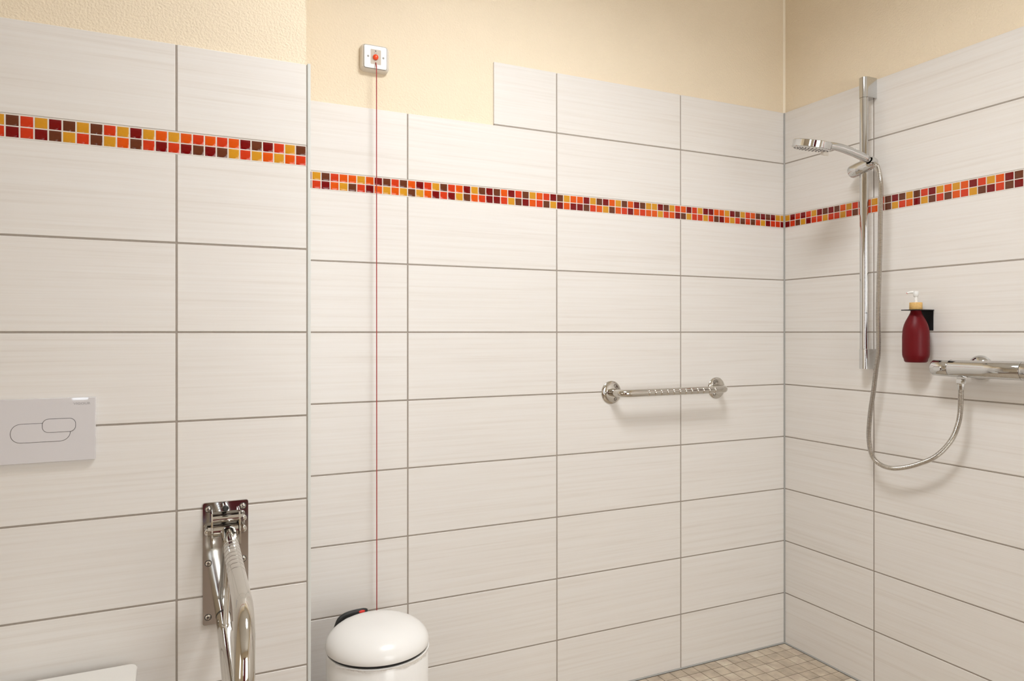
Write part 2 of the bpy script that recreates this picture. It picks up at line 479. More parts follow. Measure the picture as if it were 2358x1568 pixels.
for i in range(6):
    for j in range(7):
        x1 = -0.30 * i - .008; x0 = max(XS, -0.30 * (i + 1)) - .006
        y1 = YS - 0.30 * j - .0015; y0 = max(YF, YS - 0.30 * (j + 1)) + .0015
        if y1 - y0 > .01 and x1 - x0 > .01: f.box((x0, y0, -0.005), (x1, y1, 0), 'ftile2', 0.0008)
struct(f.build('floor'))
struct(MB().box((XL - .12, YF - .12, ZC), (0.12, 0.12, ZC + 0.1), 'ceil').build('ceiling'))

# the two walls behind the photographer (left and front) with slim window, door and two added fill windows
def window(name, fixed, ax, a0, a1, z0, z1, mtl):
    """frame and frosted pane in an opening; ax 'y': wall at y = fixed, room on +y; ax 'x': wall at x = fixed, room on +x"""
    P = (lambda a, d, z: (a, fixed - d, z)) if ax == 'y' else (lambda a, d, z: (fixed - d, a, z))
    wn = bpy.data.objects.new(name, None); C.objects.link(wn); wn.location = P(a0, 0, z0); struct(wn)
    k = .006 if a1 - a0 < .2 else .045
    wf = MB()
    wf.box(P(a0, .09, z0), P(a0 + k, .02, z1), 'white', .001); wf.box(P(a1 - k, .09, z0), P(a1, .02, z1), 'white', .001)
    wf.box(P(a0 + k, .09, z0), P(a1 - k, .02, z0 + k), 'white', .001); wf.box(P(a0 + k, .09, z1 - k), P(a1 - k, .02, z1), 'white', .001)
    wf.build('window_frame', wn)
    MB().box(P(a0 + k, .060, z0 + k), P(a1 - k, .054, z1 - k), mtl).build('window_pane', wn)

def wall_with(name, x0, x1, holes, box):
    mb = MB(); c = x0
    for h0, h1, z0, z1 in holes:
        box(mb, c, h0, 0, ZC); c = h1
        if z0 > 0: box(mb, h0, h1, 0, z0)
        box(mb, h0, h1, z1, ZC)
    box(mb, c, x1, 0, ZC)
    return struct(mb.build(name))

WX0, WX1, WZ0, WZ1 = -2.685, -2.590, 0.788, 1.95
DX0, DX1, DZ = -2.50, -1.68, 2.05
W2 = (-1.60, -0.45, 0.35, 2.00)  # opening for the added fill pane in the front wall
W3 = (-3.20, -2.20, 0.45, 1.95)  # opening for the added fill pane in the left wall
def bfront(mb, a, b_, z0, z1):
    mb.box((a, YF - .12, z0), (b_, YF, z1), 'plaster')
def bleft(mb, a, b_, z0, z1):
    mb.box((XL - .12, a, z0), (XL, b_, z1), 'plaster')
wall_with('wall_front', XL, 0.12, [(WX0, WX1, WZ0, WZ1), (DX0, DX1, 0, DZ), W2], bfront)
wall_with('wall_left', YF - .12, 0.12, [W3], bleft)
window('window_1', YF, 'y', WX0, WX1, WZ0, WZ1, 'pane1')
window('fill_window_2', YF, 'y', *W2, 'fill_pane2')  # unseen fill source behind the camera, added to even out the walls
window('fill_window_3', XL, 'x', *W3, 'fill_pane3')  # unseen fill source, added to lift the right wall
dn = thing('door_1', '', '', (DX0, YF, 0)); del dn['label']; del dn['category']; struct(dn)
MB().box((DX0 + .03, YF - .06, 0.008), (DX1 - .03, YF - .02, DZ - .03), 'door', 0.002).build('door_leaf', dn)
df = MB()
for a, c in (((DX0, YF - .12, 0), (DX0 + .03, YF + .015, DZ)), ((DX1 - .03, YF - .12, 0), (DX1, YF + .015, DZ)), ((DX0, YF - .12, DZ - .03), (DX1, YF + .015, DZ))):
    df.box(a, c, 'door', 0.002)
df.build('door_frame', dn)
dh = MB(); dh.cyl((DX1 - .10, YF - .02, 1.05), (DX1 - .10, YF + .035, 1.05), 0.009, 'steel'); dh.tube([(DX1 - .10, YF + .035, 1.05), (DX1 - .16, YF + .038, 1.05), (DX1 - .22, YF + .038, 1.05)], 0.009, 'steel')
dh.cyl((DX1 - .10, YF - .021, 1.05), (DX1 - .10, YF - .012, 1.05), 0.025, 'steel'); dh.build('door_handle', dn)

# ------------------------------------------------------------------ ceiling lamps (out of frame, they light the room)
for i, (lx, ly, lr) in enumerate(LAMPS):
    t = thing('ceiling_light', 'round white ceiling lamp above the shower area', 'lamp', (lx, ly, ZC))
    # deep rim around a recessed diffuser: a downlight, so the upper walls get less than the lower ones
    MB().lathe([(.05, -.001), (lr + .016, -.001), (lr + .016, -RIM), (lr + .004, -RIM), (lr + .001, -.012), (.05, -.012)], (lx, ly, ZC), (0, 0, 1), 'shade', 64, cap0=False, cap1=False).build('housing', t)
    MB().lathe([(lr - .004, -.0125), (lr - .004, -.020), (lr - .03, -.024), (.02, -.025)], (lx, ly, ZC), (0, 0, 1), 'lampd', 48).build('diffuser', t)

# ------------------------------------------------------------------ shared small bits
def screw(name, parent, pos, n, r=0.0055, m='steel', tilt=0.3):
    """pan-head cross screw with a dark seat"""
    n = Vector(n).normalized(); pos = Vector(pos); s = MB()
    s.lathe([(r * 1.28, -0.0004), (r * 1.28, 0.0003)], pos, n, 'groove', 20)
    s.lathe([(r, 0.0), (r, 0.0008), (r * .82, 0.0018), (r * .4, 0.0023), (0.0002, 0.0024)], pos, n, m, 20)
    up = Vector((0, 0, 1)); si = n.cross(up).normalized()
    for a in (tilt, tilt + pi / 2):
        d = si * math.cos(a) + up * math.sin(a); q = n.cross(d)
        c = pos + n * 0.0021
        vs = [c + d * sx * r * .55 + q * sy * r * .12 + n * h for h in (0, 0.0006) for sx, sy in ((-1, -1), (1, -1), (1, 1), (-1, 1))]
        s.add(vs, [(3, 2, 1, 0), (4, 5, 6, 7), (0, 1, 5, 4), (1, 2, 6, 5), (2, 3, 7, 6), (3, 0, 4, 7)], 'groove')
    return s.build(name, parent)

# ------------------------------------------------------------------ emergency call button
AX, AZ = -1.5948, 1.9800
t = thing('emergency_call_button', 'square white emergency pull-cord switch with round red button on cream plaster', 'switch', (AX, 0.007, AZ))
hb = MB()
o1 = rrect(AX - .040, AZ - .037, AX + .0415, AZ + .0375, .011)
o2 = rrect(AX - .0375, AZ - .0355, AX + .0365, AZ + .0355, .010)
o3 = rrect(AX - .0345, AZ - .0335, AX + .0335, AZ + .0335, .006)
n_ = len(o1)
rings = [[(x_, .007, z_) for x_, z_ in o1], [(x_, -.006, z_) for x_, z_ in o1], [(x_, -.014, z_) for x_, z_ in o2], [(x_, -.0165, z_) for x_, z_ in o3], [(x_, -.013, z_) for x_, z_ in o3]]
fs = []
for i in range(4):
    for k in range(n_): fs.append((i * n_ + k, (i + 1) * n_ + k, (i + 1) * n_ + (k + 1) % n_, i * n_ + (k + 1) % n_)[::-1])
fs += [tuple(range(n_)), tuple(4 * n_ + k for k in range(n_))[::-1]]
hb.add([q for rg in rings for q in rg], [f_[::-1] for f_ in fs], 'offwhite'); hb.build('back_box', t)
cp = MB().prism(rrect(AX - .0332, AZ - .0322, AX + .0322, AZ + .0322, .005), (0, -.0128, 0), (1, 0, 0), (0, 0, 1), (0, -1, 0), .0056, 'white', .0008).build('cover_plate', t)
MB().prism(rrect(-1.6097, 1.9595, -1.5795, 2.0018, .002), (0, -.0183, 0), (1, 0, 0), (0, 0, 1), (0, -1, 0), .0004, 'sticker').build('label_panel', cp)
MB().lathe([(.0022, 0), (.0022, .0006), (.001, .0008)], (-1.5951, -.0186, 1.9973), (0, -1, 0), 'ink', 16).build('indicator_lamp', cp)['label'] = 'small dark grey indicator lamp'
text_part('lettering', 'Ruf', cp, 'ink', (-1.5991, -.0187, 1.9898), (1, 0, 0), (0, 0, 1), .0075, .0030)
MB().lathe([(.0079, 0), (.0079, .003), (.0072, .0052), (.005, .0068), (.002, .0074), (.0002, .0075)], (-1.5956, -.0186, 1.9791), (0, -1, 0), 'redbtn', 28).build('push_button', t)['label'] = 'round orange-red push button'
for sx_, sz_ in ((-1.6166, 1.9804), (-1.5727, 1.9807)): screw('screw', cp, (sx_, -.0183, sz_), (0, -1, 0), .0022, 'white')
pc = MB(); pc.lathe([(.0019, 0), (.0019, .0005)], (-1.5948, -.0186, 1.9635), (0, -1, 0), 'groove', 14)
pc.tube(bez([(-1.5948, -.0185, 1.9635), (-1.5948, -.0215, 1.960), (-1.5949, -.0262, 1.949), (-1.5950, -.028, 1.92), (-1.5956, -.030, 1.60), (-1.5960, -.032, 1.0), (-1.5963, -.033, .33)], 8), .0014, 'cord', 10)
pc.build('pull_cord', t)['label'] = 'thin dark red pull cord'
MB().prism([(-.02, 0), (.02, 0), (.008, .035), (-.008, .035)], (-1.5955, -.036, .297), (1, 0, 0), (0, 0, 1), (0, 1, 0), .006, 'redbtn', .001).build('pull_handle', t)

# ------------------------------------------------------------------ flush plate
t = thing('flush_plate', 'pale lilac-grey rectangular toilet flush plate with two rounded buttons', 'flush plate', (-2.3607, PW, 0.994))
FX0, FX1, FZ0, FZ1 = -2.4578, -2.2655, 0.9228, 1.0553
def fprism(o, y, h, m, bev=0): return MB().prism(o, (0, y, 0), (1, 0, 0), (0, 0, 1), (0, -1, 0), h, m, bev)
pl = fprism(rrect(FX0, FZ0, FX1, FZ1, .0015, 2), PW, .0100, 'lilac', .0008).build('plate', t)
yF = PW - .0100
fprism(rrect(-2.4164, .9653, -2.3110, 1.0048, .0185, 10), yF + .0004, .0006, 'groove').build('button_gap', pl)
big = fprism(rrect(-2.4156, .9661, -2.3118, 1.0040, .0178, 10), yF + .0002, .0010, 'lilac', .0002).build('large_button', t)
fprism(rrect(-2.3612, .9843, -2.3014, 1.0130, .0118, 10), yF + .0002, .0012, 'groove').build('button_gap', pl)
fprism(rrect(-2.3604, .9851, -2.3022, 1.0122, .0111, 10), yF + .0001, .0016, 'lilac', .0002).build('small_button', t)
text_part('lettering', 'VIGOUR', pl, 'print', (-2.3057, yF - .0001, 1.0404), (1, 0, 0), (0, 0, 1), .0310, .0046)

# ------------------------------------------------------------------ fold-down support rail beside the toilet
t = thing('support_rail', 'fold-down chrome support rail with grooved grip on steel wall plate beside toilet', 'grab rail', (-2.006, PW, 0.54))
YP = PW - .005
wp = MB().prism(rrect(-2.0560, .5275, -1.9588, .8058, .005), (0, PW, 0), (1, 0, 0), (0, 0, 1), (0, -1, 0), .005, 'chrome', .0008).build('wall_plate', t)
for sx_, sz_ in ((-2.0443, .7910), (-1.9708, .7914), (-2.0443, .6684), (-1.9701, .6693), (-2.0450, .5460), (-1.9701, .5460)):
    screw('screw', wp, (sx_, YP, sz_), (0, -1, 0), .0060, tilt=.4)
# hinge: two cheeks, an upper stop pin, a pivot sleeve with cap nuts
ck = [(0, .706), (.018, .706), (.040, .716), (.046, .729), (.046, .746), (.036, .760), (.034, .777), (.026, .786), (0, .786)]
cheeks = [MB().prism(ck, (cx_, YP, 0), (0, -1, 0), (0, 0, 1), (1, 0, 0), .0035, 'steel', .0006).build('hinge_cheek', t) for cx_ in (-2.0395, -1.9815)]
MB().cyl((-2.036, PW - .027, .771), (-1.978, PW - .027, .771), .0075, 'steel', 20).build('stop_pin', t)
def capnut(pos, sgn, r, par):
    s = MB(); s.lathe([(r * 1.15, 0), (r * 1.15, .0012)], pos, (sgn, 0, 0), 'steel', 20)
    s.lathe([(r, .0012), (r, .0065)], pos, (sgn, 0, 0), 'steel', 6)
    s.lathe([(r * .8, .0065), (r * .76, .009), (r * .55, .012), (r * .25, .0135), (.0002, .0138)], pos, (sgn, 0, 0), 'steel', 20)
    s.build('cap_nut', par)
capnut((-1.978, PW - .027, .769), 1, .0088, cheeks[1]); capnut((-1.978, PW - .029, .7450), 1, .0100, cheeks[1])
capnut((-2.0395, PW - .029, .7450), -1, .0100, cheeks[0])
MB().cyl((-2.036, PW - .029, .7450), (-1.982, PW - .029, .7450), .0125, 'steel', 24, bev=.001).build('pivot_sleeve', t)
# the rail: upper tube, half-circle front, lower tube back to the plate
y0 = PW - .024; zu, zl = .740, .540; rb = (zu - zl) / 2; yb = -.748; tilt = -.010
rr = .0164
def rp(y, z): return Vector((-2.0035 + (y0 - y) * tilt - (zu - z) * .045, y, z))
path = []; rad = []
yy = y0
while yy > yb: path.append(rp(yy, zu)); yy -= .0025
for k in range(41):
    a = pi * k / 40; path.append(rp(yb - rb * math.sin(a), (zu + zl) / 2 + rb * math.cos(a)))
yy = yb
while yy < YP - .010: path.append(rp(yy, zl)); yy += .01
path.append(rp(YP - .0062, zl))
for i, q in enumerate(path): rad.append(rr)
for k in range(8):
    yg = -.425 - .0257 * k
    j = min(range(60 * 4), key=lambda i: abs(path[i].y - yg) + abs(path[i].z - zu) * 10 if i < len(path) else 9)
    rad[j] = rr - .0014
rt = MB().tube(path, rad, 'steel', 36).build('rail_tube', t, smooth=60)
MB().cyl(rp(YP - .0065, zl), rp(YP - .0001, zl), .0158, 'black', 28).build('end_stop', t)['label'] = 'black rubber end stop'
ring = rp(-.360, zl) + Vector((0, 0, rr))
sr = MB(); sr.cyl(ring + Vector((0, 0, -.004)), (rp(-.360, zu) + Vector((0, 0, -.008))), .0058, 'steel', 18)
sr.cyl(ring + Vector((0, 0, -.002)), ring + Vector((0, 0, .003)), .0078, 'steel', 18, bev=.001); sr.build('strut', t)
bp_ = MB(); bp_.cyl((-2.0090, YP, .7945), (-2.0090, YP - .014, .7945), .0060, 'steel', 20, bev=.001); bp_.build('bumper_stud', t)
MB().cyl((-2.0090, YP - .014, .7945), (-2.0090, YP - .026, .7945), .0066, 'black', 20, bev=.002).build('bumper', t)['label'] = 'black rubber bumper on a short steel stud'
MB().cyl(rp(y0 - .012, zu), rp(y0 - .020, zu), rr + .0006, 'chrome', 32).build('collar', t)

# ------------------------------------------------------------------ toilet (only the lid corner is in view)
TX, TZ, TY = -2.3620, .480, -.289
t = thing('toilet', 'white wall-hung toilet with closed lid under the flush plate', 'toilet', (TX, PW, 0.1))
def dshape(hw, y_back, length, rc, n=10):
    out = []
    for k in range(n + 1):
        a = pi / 2 * k / n; out.append((hw - rc + rc * math.sin(a), y_back - rc + rc * math.cos(a)))
    for k in range(25):
        a = pi * k / 24; out.append((hw * math.cos(a), y_back - (length - hw) - hw * math.sin(a) * 1.0))
    for k in range(n + 1):
        a = pi / 2 * k / n; out.append((-hw + rc - rc * math.cos(a), y_back - rc + rc * math.sin(a)))
    return out
def slab(o, z, h, m, bev): return MB().prism([(TX + a_, b_) for a_, b_ in o], (0, 0, z), (1, 0, 0), (0, 1, 0), (0, 0, 1), h, m, bev)
slab(dshape(.1765, TY, .47, .016), TZ - .016, .016, 'glaze', .003).build('lid', t)
slab(dshape(.1735, TY - .004, .466, .016), TZ - .036, .0185, 'glaze', .003).build('seat', t)
bw_ = MB(); prof = [(.62, .10), (.70, .16), (.86, .26), (.96, .36), (1.0, .43), (1.0, TZ - .038)]
vs = []; o_ = dshape(.170, PW - .001, .51, .02); n_ = len(o_)
for sc_, z_ in prof:
    for a_, b_ in o_: vs.append((TX + a_ * sc_, PW - .001 + (b_ - (PW - .001)) * (sc_ if sc_ < 1 else 1), z_))
fs = []
for i in range(len(prof) - 1):
    for k in range(n_): fs.append((i * n_ + k, i * n_ + (k + 1) % n_, (i + 1) * n_ + (k + 1) % n_, (i + 1) * n_ + k))
fs += [tuple(range(n_))[::-1], tuple((len(prof) - 1) * n_ + k for k in range(n_))]
bw_.add(vs, [f_[::-1] for f_ in fs], 'glaze'); bw_.build('bowl', t)
for s_ in (-1, 1): MB().cyl((TX + s_ * .075 - .02, TY + .012, TZ - .022), (TX + s_ * .075 + .02, TY + .012, TZ - .022), .009, 'chrome', 20, bev=.001).build('lid_hinge', t)

# ------------------------------------------------------------------ pedal bin
BX, BY, BR_ = -1.648, -.244, .1285
ZR = .404
t = thing('pedal_bin', 'round white pedal bin with domed lid below the red cord', 'bin', (BX, BY, 0))
MB().lathe([(BR_ - .004, 0), (BR_ - .002, .018), (BR_ - .002, .02)], (BX, BY, 0), (0, 0, 1), 'black', 64).build('base_ring', t)
MB().lathe([(BR_ - .002, .0205), (BR_ - .001, .024), (BR_ - .001, ZR - .012), (BR_ - .003, ZR - .0085), (BR_ - .010, ZR - .008)], (BX, BY, 0), (0, 0, 1), 'lacquer', 96).build('body', t)
MB().lathe([(BR_ - .0055, ZR - .0079), (BR_ - .005, ZR - .001)], (BX, BY, 0), (0, 0, 1), 'black', 96).build('rim', t)['label'] = 'narrow black rim under the lid'
dome = [(BR_, ZR - .0005), (BR_ + .0006, ZR + .003)]
for k in range(1, 19):
    a = pi / 2 * k / 18; dome.append(((BR_ + .0006) * math.cos(a) ** .72 if k < 18 else .0004, ZR + .003 + .057 * math.sin(a)))
MB().lathe(dome, (BX, BY, 0), (0, 0, 1), 'lacquer', 96).build('lid', t, smooth=60)
# crumpled edge of the plastic liner peeping out at the rim
lb = MB(); rb_ = random.Random(5); vs = []; N = 150; a0, a1 = math.radians(-155), math.radians(30)
prev = 0
for k in range(N + 1):
    a = a0 + (a1 - a0) * k / N
    amp = .0030 + .0035 * max(0, math.sin(a * 9 + 1)) + .0015 * rb_.random() + (.006 if -75 < math.degrees(a) < -35 else 0) * rb_.random()
    for h, ro in ((ZR - .0075, .0002), (ZR - .0085, .0022 + .0008 * rb_.random()), (ZR - .0085 - amp, .0009 + .0012 * rb_.random())):
        vs.append((BX + (BR_ - .0012 + ro) * math.cos(a), BY + (BR_ - .0012 + ro) * math.sin(a), h))
fs = [(3 * k + j, 3 * k + 3 + j, 3 * k + 4 + j, 3 * k + 1 + j) for k in range(N) for j in range(2)]
lb.add(vs, fs, 'bag'); lb.build('liner_edge', t)['label'] = 'crumpled edge of a clear plastic liner'
# black carrying handle at the back with a red oval badge
hp = bez([(-1.737, -.150, .372), (-1.7330, -.136, .398), (-1.7250, -.126, .4190), (-1.7150, -.121, .4320), (-1.6920, -.119, .4400), (-1.6435, -.117, .4420)], 8)
hh = MB(); vs = []; nH = len(hp)
for i, q in enumerate(hp):
    tg = (hp[min(i + 1, nH - 1)] - hp[max(i - 1, 0)]).normalized()
    nn = Vector((0, -1, .15)); nn = (nn - tg * nn.dot(tg)).normalized(); wd = tg.cross(nn).normalized()
    hw = .0078 * (1 if i < nH - 3 else (.92, .75, .45)[i - nH + 3])
    for k in range(12):
        a = 2 * pi * k / 12; vs.append(q + wd * hw * math.copysign(abs(math.cos(a)) ** .5, math.cos(a)) + nn * .0035 * math.copysign(abs(math.sin(a)) ** .7, math.sin(a)))
fs = [(i * 12 + k, i * 12 + (k + 1) % 12, i * 12 + 12 + (k + 1) % 12, i * 12 + 12 + k) for i in range(nH - 1) for k in range(12)]
fs += [tuple(range(12))[::-1], tuple((nH - 1) * 12 + k for k in range(12))]
hh.add(vs, fs, 'black'); hd = hh.build('handle', t); hd['label'] = 'black strap handle'
q = hp[-4]; MB().lathe([(.0088, 0), (.0085, .0012), (.006, .0018), (.0006, .002)], q + Vector((0, -.0028, .0003)), (0, -1, .15), 'red', 20, sx=.42, ref=(0, 0, 1)).build('badge', hd)['label'] = 'red oval badge'
pd_ = MB(); pd_.prism(rrect(-.03, -.05, .03, .02, .008), (BX - .03, BY - BR_ - .01, .022), (1, 0, 0), (0, 1, 0), (0, 0, 1), .008, 'black', .002); pd_.build('pedal', t)

# ------------------------------------------------------------------ grab bar on the back wall
GX0, GX1, GZ, GO = -.7873, -.3350, .9905, -.062
t = thing('grab_bar', 'short chrome grab bar with grooved grip on the back wall of the shower', 'grab bar', ((GX0 + GX1) / 2, 0, GZ))
pts = []; rc = .034
def arc(cx_, cy_, a0, a1, n=12): return [(cx_ + rc * math.cos(a0 + (a1 - a0) * k / n), cy_ + rc * math.sin(a0 + (a1 - a0) * k / n), GZ) for k in range(n + 1)]
pts = [(GX0, -.004, GZ), (GX0, -.016, GZ)] + arc(GX0 + rc, GO + rc, pi, 3 * pi / 2)
nx = 180
for k in range(1, nx): pts.append((GX0 + rc + (GX1 - GX0 - 2 * rc) * k / nx, GO, GZ))
pts += arc(GX1 - rc, GO + rc, 3 * pi / 2, 2 * pi) + [(GX1, -.016, GZ), (GX1, -.004, GZ)]
rad = [.0128] * len(pts)
for gx in [-.6845 + .02555 * k for k in range(12)]:
    j = min(range(len(pts)), key=lambda i: abs(pts[i][0] - gx) + (9 if abs(pts[i][1] - GO) > .001 else 0))
    rad[j] = .0108
MB().tube(pts, rad, 'steel', 36).build('bar', t, smooth=60)
for gx, angs in ((GX0, (60, 180, 300)), (GX1, (0, 120, 240))):
    fl = MB().lathe([(.0388, 0), (.0390, .0012), (.0375, .0032), (.030, .0060), (.018, .0075), (.0135, .0078)], (gx, 0, GZ), (0, -1, 0), 'steel', 48).build('flange', t, smooth=50)
    for a in angs:
        a = math.radians(a); screw('screw', fl, (gx + .0262 * math.cos(a), -.0064, GZ + .0262 * math.sin(a)), (.12 * math.cos(a), -1, .12 * math.sin(a)), .0046)

# ------------------------------------------------------------------ shower rail
RZ0, RZ1 = 1.0712, 2.0390
t = thing('shower_rail', 'tall vertical chrome shower rail with slider on the right wall', 'shower rail', (0, -.3833, RZ0))
def dprof(back, hw, front=.0556, yc=-.3833, n=16):
    o = [(-back, yc - hw)]
    for k in range(n + 1):
        a = -pi / 2 + pi * k / n; o.append((-(front - .016) - .016 * math.cos(a), yc + hw * math.sin(a)))
    o.append((-back, yc + hw)); return o
def vprism(o, z0, z1, m, bev=0): return MB().prism(o, (0, 0, z0), (1, 0, 0), (0, 1, 0), (0, 0, 1), z1 - z0, m, bev)
vprism(dprof(0, .016), 1.9715, RZ1, 'chrome', .0008).build('end_bracket', t)
vprism(dprof(0, .016), RZ0, 1.1368, 'chrome', .0008).build('end_bracket', t)
vprism(dprof(.0410, .0145, .0553), 1.1376, 1.9707, 'chrome').build('rail', t)
sl = MB(); a_ = Vector((-.052, -.3430, 1.7315)); c_ = Vector((-.052, -.4300, 1.7485)); d_ = (c_ - a_)
sl.lathe([(.0130, -.0035), (.0185, -.0015), (.0212, .002), (.0218, .010), (.0218, .032), (.0216, .0325), (.0205, .060), (.0185, .088), (.012, .092)], a_, d_, 'chrome', 40)
slider = sl.build('slider', t)

# plane of the hand shower: tip at T0, pointing DIR into the room
T0 = Vector((-.077, -.440, 0)); ang = math.radians(9)
DIR = Vector((-math.cos(ang), math.sin(ang), 0)); NRM = Vector((math.sin(ang), math.cos(ang), 0))
def hp_(s, z, t_=0): return T0 + DIR * s + NRM * t_ + Vector((0, 0, z))
hd_ax = (hp_(.024, 1.7525) - hp_(-.005, 1.7408)).normalized()
hc = MB(); c0 = hp_(-.006, 1.7402)
hc.lathe([(.0100, -.004), (.0112, -.002), (.0130, .016), (.0122, .017), (.0095, .0)], c0, hd_ax, 'chrome', 28)
hc.cyl(c_ - d_.normalized() * .012, c0 + hd_ax * .006 + Vector((0, .010, -.002)), .0105, 'chrome', 20)
hc.build('holder_cone', slider)
MB().lathe([(.0155, 0), (.0155, .003), (.0135, .008), (.008, .012), (.0003, .0135)], (-.0420, -.4180, 1.7510), (.15, -1, .25), 'chrome', 32).build('clamp_knob', slider)

# ------------------------------------------------------------------ hand shower
t = thing('hand_shower', 'chrome hand shower resting in the slider holder of the rail', 'shower head', hp_(.05, 1.741))
hnd = []; hr = []
for s_, z_, r_ in ((-.004, 1.7411, .0078), (.010, 1.7474, .0080), (.0195, 1.7514, .0082), (.020, 1.7518, .0112), (.030, 1.7553, .0122), (.060, 1.7653, .0130), (.0916, 1.7736, .0130), (.125, 1.7806, .0124), (.155, 1.7838, .0118), (.178, 1.7828, .0105)):
    hnd.append(hp_(s_, z_)); hr.append(r_)
hs = []; hrr = []
for i in range(len(hnd) - 1):
    nseg = 1 if i in (2,) else 5
    sub_ = bez(hnd, 5)[i * 5:i * 5 + 5]
    for k in range(5): hs.append(sub_[k]); hrr.append(hr[i] + (hr[i + 1] - hr[i]) * k / 5)
hs.append(hnd[-1]); hrr.append(hr[-1])
MB().tube(hs, hrr, 'chrome', 32).build('handle', t, smooth=40)
MB().lathe([(.0132, -.0006), (.0132, .0006)], hp_(.0205, 1.7520), hd_ax, 'groove', 28, cap0=False, cap1=False).build('seam', t)
roll = math.radians(13.5); pitch = math.radians(5.0)
e1 = DIR * math.cos(pitch) + Vector((0, 0, 1)) * math.sin(pitch)
up0 = Vector((0, 0, 1)) * math.cos(pitch) - DIR * math.sin(pitch)
up = (up0 * math.cos(roll) - NRM * math.sin(roll)).normalized(); e2 = up.cross(e1)
hc0 = hp_(.2300, 1.7815); HR = .0585
MB().lathe([(HR - .006, -.0115), (HR - .0012, -.0113), (HR - .0002, -.0100), (HR + .0003, .0092), (HR - .0008, .0108), (HR - .006, .0114), (.030, .0122), (.0004, .0125)], hc0, up, 'chrome', 96, ref=e1).build('head', t, smooth=30)
sf = MB().lathe([(HR - .0035, -.0138), (HR - .0028, -.0116), (HR - .008, -.0112)], hc0, up, 'white', 64, ref=e1).build('spray_face', t); sf['label'] = 'pale spray face with dark nozzles'
nz = MB()
for rr_, cnt in ((.010, 6), (.020, 12), (.030, 18), (.040, 24), (.050, 30)):
    for k in range(cnt):
        a = 2 * pi * k / cnt; nz.lathe([(.0017, 0), (.0012, .0018)], hc0 + e1 * rr_ * math.cos(a) + e2 * rr_ * math.sin(a) - up * .0137, -up, 'ink', 8)
nz.build('nozzles', sf)
tb = MB().prism(rrect(-.012, -.004, .012, .010, .004), hc0 - e1 * .050 - up * .0210, e1, up, e2, .012, 'offwhite', .002); tb.build('spray_lever', t)

# ------------------------------------------------------------------ shower hose
t = thing('shower_hose', 'silver spiral shower hose looping from hand shower to mixer', 'hose', (-.06, -.717, .78))
raw = [(-.0735, -.4420, 1.7392), (-0.0765, -0.4585, 1.7262), (-0.0810, -0.4713, 1.6940), (-0.0840, -0.4777, 1.6579), (-0.0830, -0.4770, 1.6047), (-0.0800, -0.4727, 1.5351), (-0.0780, -0.4702, 1.4648), (-0.0760, -0.4660, 1.3945), (-0.0740, -0.4624, 1.3238), (-0.0720, -0.4589, 1.2529), (-0.0690, -0.4577, 1.1352), (-0.0670, -0.4477, 1.0746), (-0.0640, -0.4350, 0.9992), (-0.0610, -0.4215, 0.9293), (-0.0590, -0.4140, 0.8594), (-0.0575, -0.4189, 0.8074), (-0.0570, -0.4338, 0.7785), (-0.0570, -0.4592, 0.7645), (-0.0575, -0.4878, 0.7611), (-0.0580, -0.5168, 0.7648), (-0.0590, -0.5570, 0.7772), (-0.0595, -0.5956, 0.7945), (-0.0600, -0.6323, 0.8150), (-0.0600, -0.6645, 0.8446), (-0.0600, -0.6923, 0.8830), (-0.0600, -0.7075, 0.9216), (-0.0600, -0.7145, 0.9564), (-0.0600, -0.7171, 1.0068), (-.0600, -.7176, 1.0280)]
hpth = resample(bez(raw, 14), .00098)
rad = [(.0073 if (i % 4) < 3 else .0066) for i in range(len(hpth))]
MB().tube(hpth, rad, 'hose', 14, m2='hosegap', pick=lambda i: i % 4 == 3).build('spiral_tube', t, smooth=25)
ft = MB(); ft.lathe([(.0080, 0), (.0087, .001), (.0087, .0165)], (-.0600, -.7176, 1.0262), (0, 0, 1), 'chrome', 8, cap1=False)
ft.lathe([(.0118, 0), (.0136, .0022), (.0136, .0126), (.0122, .0148)], (-.0600, -.7176, 1.0425), (0, 0, 1), 'chrome', 6, ref=(.85, .53, 0)); ft.build('hose_nut', t)

# ------------------------------------------------------------------ mixer
MXO, MZ = -.060, 1.0885
t = thing('shower_mixer', 'horizontal cylindrical chrome thermostatic shower mixer at right edge', 'tap', (0, -.79, MZ))
MB().lathe([(.0235, 0), (.0247, .001), (.0252, .10), (.0257, .195), (.0249, .1961)], (MXO, -.6885, MZ - .0018), (0, -1, .010), 'chrome', 64).build('body', t, smooth=40)
hl = MB().lathe([(.0190, -.0512), (.0222, -.0508), (.0231, -.0495), (.0235, -.0470), (.0241, -.0012), (.0232, 0)], (MXO, -.6876, MZ - .0018), (0, -1, 0), 'chrome', 64).build('handle', t, smooth=40)
hr_ = MB().lathe([(.0245, 0), (.0258, .001), (.0258, .043), (.0235, .050), (.015, .0505)], (MXO, -.8852, MZ), (0, -1, 0), 'chrome', 64).build('handle', t, smooth=40)
for yy_, rr_ in ((-.6881, .0240), (-.8849, .0250)): MB().cyl((MXO, yy_, MZ - .0006), (MXO, yy_ - .0007, MZ - .0006), rr_, 'groove', 48).build('seam', t)
lug = MB().prism(rrect(-.0125, -.0062, .0125, .0062, .0060), Vector((MXO - .0215, -.6620, MZ - .0035)), (0, -1, 0), (0, 0, 1), (-1, 0, 0), .0062, 'chrome', .0012).build('stop_button', hl)
for ye in (-.737, -.887):
    MB().lathe([(.0355, 0), (.0355, .004), (.0330, .010), (.0260, .0165), (.0200, .0190), (.0160, .030), (.0160, .045)], (0, ye, 1.0900), (-1, 0, 0), 'chrome', 56).build('escutcheon', t, smooth=40)
